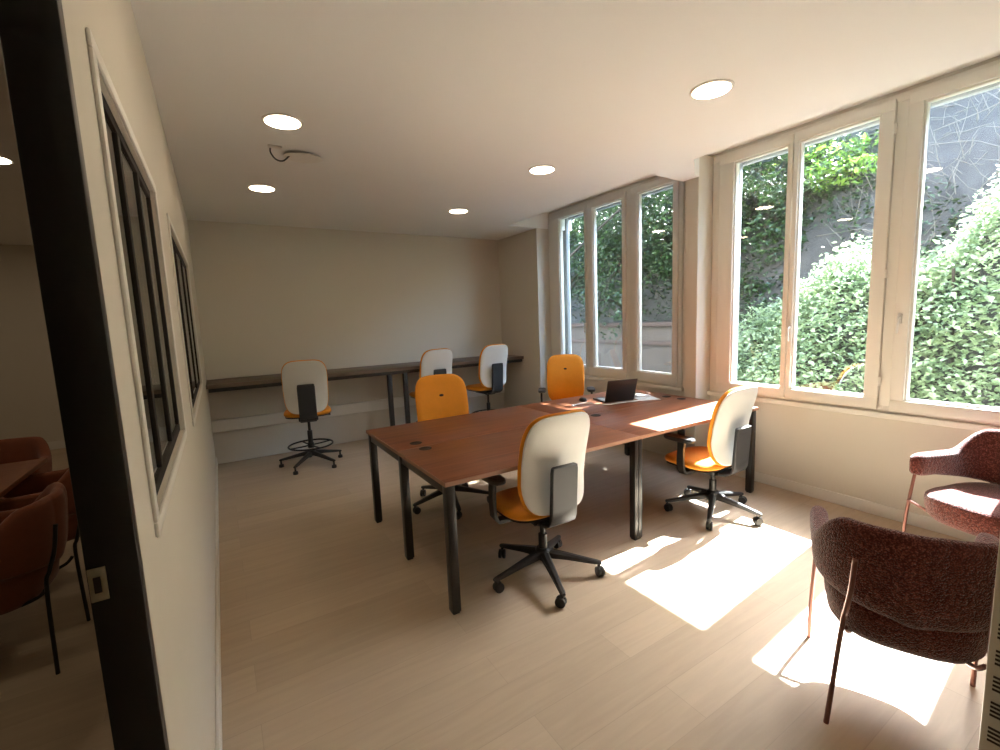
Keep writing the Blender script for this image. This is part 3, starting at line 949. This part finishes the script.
# tree above that dapples the far window
tree('tall dark tree shading the far window from above', (6.75, 8.75, 0), 7.0, [((-.05, -5.0, 4.5), (.9, .78, 1.0)), ((-.05, -4.05, 4.6), (.9, 1.1, .9)), ((-.05, -2.45, 4.9), (1.0, 1.3, .9)), ((.05, -3.85, 5.7), (1.0, 1.3, .7)), ((.15, -1.85, 5.9), (1.2, 1.4, .8))], 24000, .12, M_IVY, nbranch=2, trunk_r=.09)
pts = []
while len(pts) < 34000:
    x = rnd.uniform(7.0, 10.2); y = rnd.uniform(-3, 11.5)
    if y > 4.6: x = 7.5 + (x - 7.0) * .75
    elif noise.noise(Vector((x * .9, y * .7, 5))) < (.10 if y < 2.9 else -.45): continue
    pts.append((x + rnd.gauss(0, .08), y, bank(x, y) + abs(rnd.gauss(.03, .08))))
tag(leaves(pts, .07, .6).build('ground_creeper', M_IVY, smooth=0, fixn=False), 'patchy green creeper spreading over the bank outside the windows', 'creeper', kind='stuff')
# dry brush on the bank
for g, (yc, n) in enumerate(((2.6, 60), (1.2, 60), (-.4, 50))):
    mb = MB()
    for k in range(n * 4):
        y = yc + rnd.uniform(-.62, .62); x = rnd.uniform(7.3, 9.9); z = bank(x, y)
        L = rnd.uniform(.15, .6)
        d = Vector((rnd.gauss(-.1, .25), rnd.gauss(0, .7), rnd.gauss(.5, .35))).normalized() * L
        p = Vector((x, y, z - .02))
        kink = Vector((rnd.gauss(0, .05), rnd.gauss(0, .05), rnd.gauss(0, .05)))
        mb.tube([tuple(p), tuple(p + d * .5 + kink), tuple(p + d)], [.005, .004, .0025], 4)
    for k in range(5):
        y = yc + rnd.uniform(-.5, .5); x = rnd.uniform(7.8, 9.4); z = bank(x, y)
        p = Vector((x - .05, y, z + .05)); d = Vector((rnd.uniform(-.15, .25), rnd.choice((-1, 1)) * rnd.uniform(.5, 1.0), rnd.uniform(.1, .7)))
        mb.tube(spline([tuple(p - d * .4), tuple(p + Vector((-.1, 0, .12))), tuple(p + d * .5), tuple(p + d * 1.0 + Vector((0, 0, -.15)))], 5), .006, 5)
    lab = ('dry grey brush on the bank, by the left sash of the near window', 'dry grey brush on the bank, at the middle sash of the near window', 'dry grey brush on the bank, at the right sash of the near window')[g]
    tag(mb.build('dry_brush', M_TWIG), lab, 'brush', 'dry brush on the bank', kind='stuff')

# ------------------------------------------------------------------ light
sun = bpy.data.lights.new('sun', 'SUN'); sun.energy = 32; sun.angle = R(.55); sun.color = (.95, 1, 1.06)
so = link(bpy.data.objects.new('sun', sun))
d = Vector((-1, -.075, -1.15))
so.rotation_euler = d.to_track_quat('-Z', 'Y').to_euler()
so.location = (8, 2, 8)
w = bpy.data.worlds.new('world'); S.world = w; w.use_nodes = True
nt = w.node_tree
bg = nt.nodes['Background']
sk = nt.nodes.new('ShaderNodeTexSky'); sk.sky_type = 'NISHITA'; sk.sun_disc = False
sk.sun_elevation = R(49); sk.sun_rotation = R(86); sk.air_density = 1.2; sk.dust_density = 1.5
nt.links.new(sk.outputs[0], bg.inputs['Color'])
bg.inputs['Strength'].default_value = 1.25

# ------------------------------------------------------------------ camera
cam = bpy.data.cameras.new('camera'); cam.sensor_width = 36; cam.lens = 36 * 456.53 / 1000; cam.clip_start = .02
co = link(bpy.data.objects.new('camera', cam))
y, p, r = .550533621, .123781639, -.039065619
f = Vector((math.sin(y) * math.cos(p), math.cos(y) * math.cos(p), -math.sin(p)))
rt = Vector((math.cos(y), -math.sin(y), 0)); upv = rt.cross(f)
c, s = math.cos(r), math.sin(r)
r2 = rt * c + upv * s; u2 = upv * c - rt * s
co.matrix_world = Matrix(((r2.x, u2.x, -f.x, 0), (r2.y, u2.y, -f.y, 0), (r2.z, u2.z, -f.z, 1.55), (0, 0, 0, 1)))
S.camera = co
S.view_settings.view_transform = 'Standard'; S.view_settings.look = 'None'
S.view_settings.gamma = 1; S.view_settings.use_curve_mapping = False
S.view_settings.exposure = 1.92
S.cycles.max_bounces = 10; S.cycles.diffuse_bounces = 6; S.cycles.transparent_max_bounces = 16
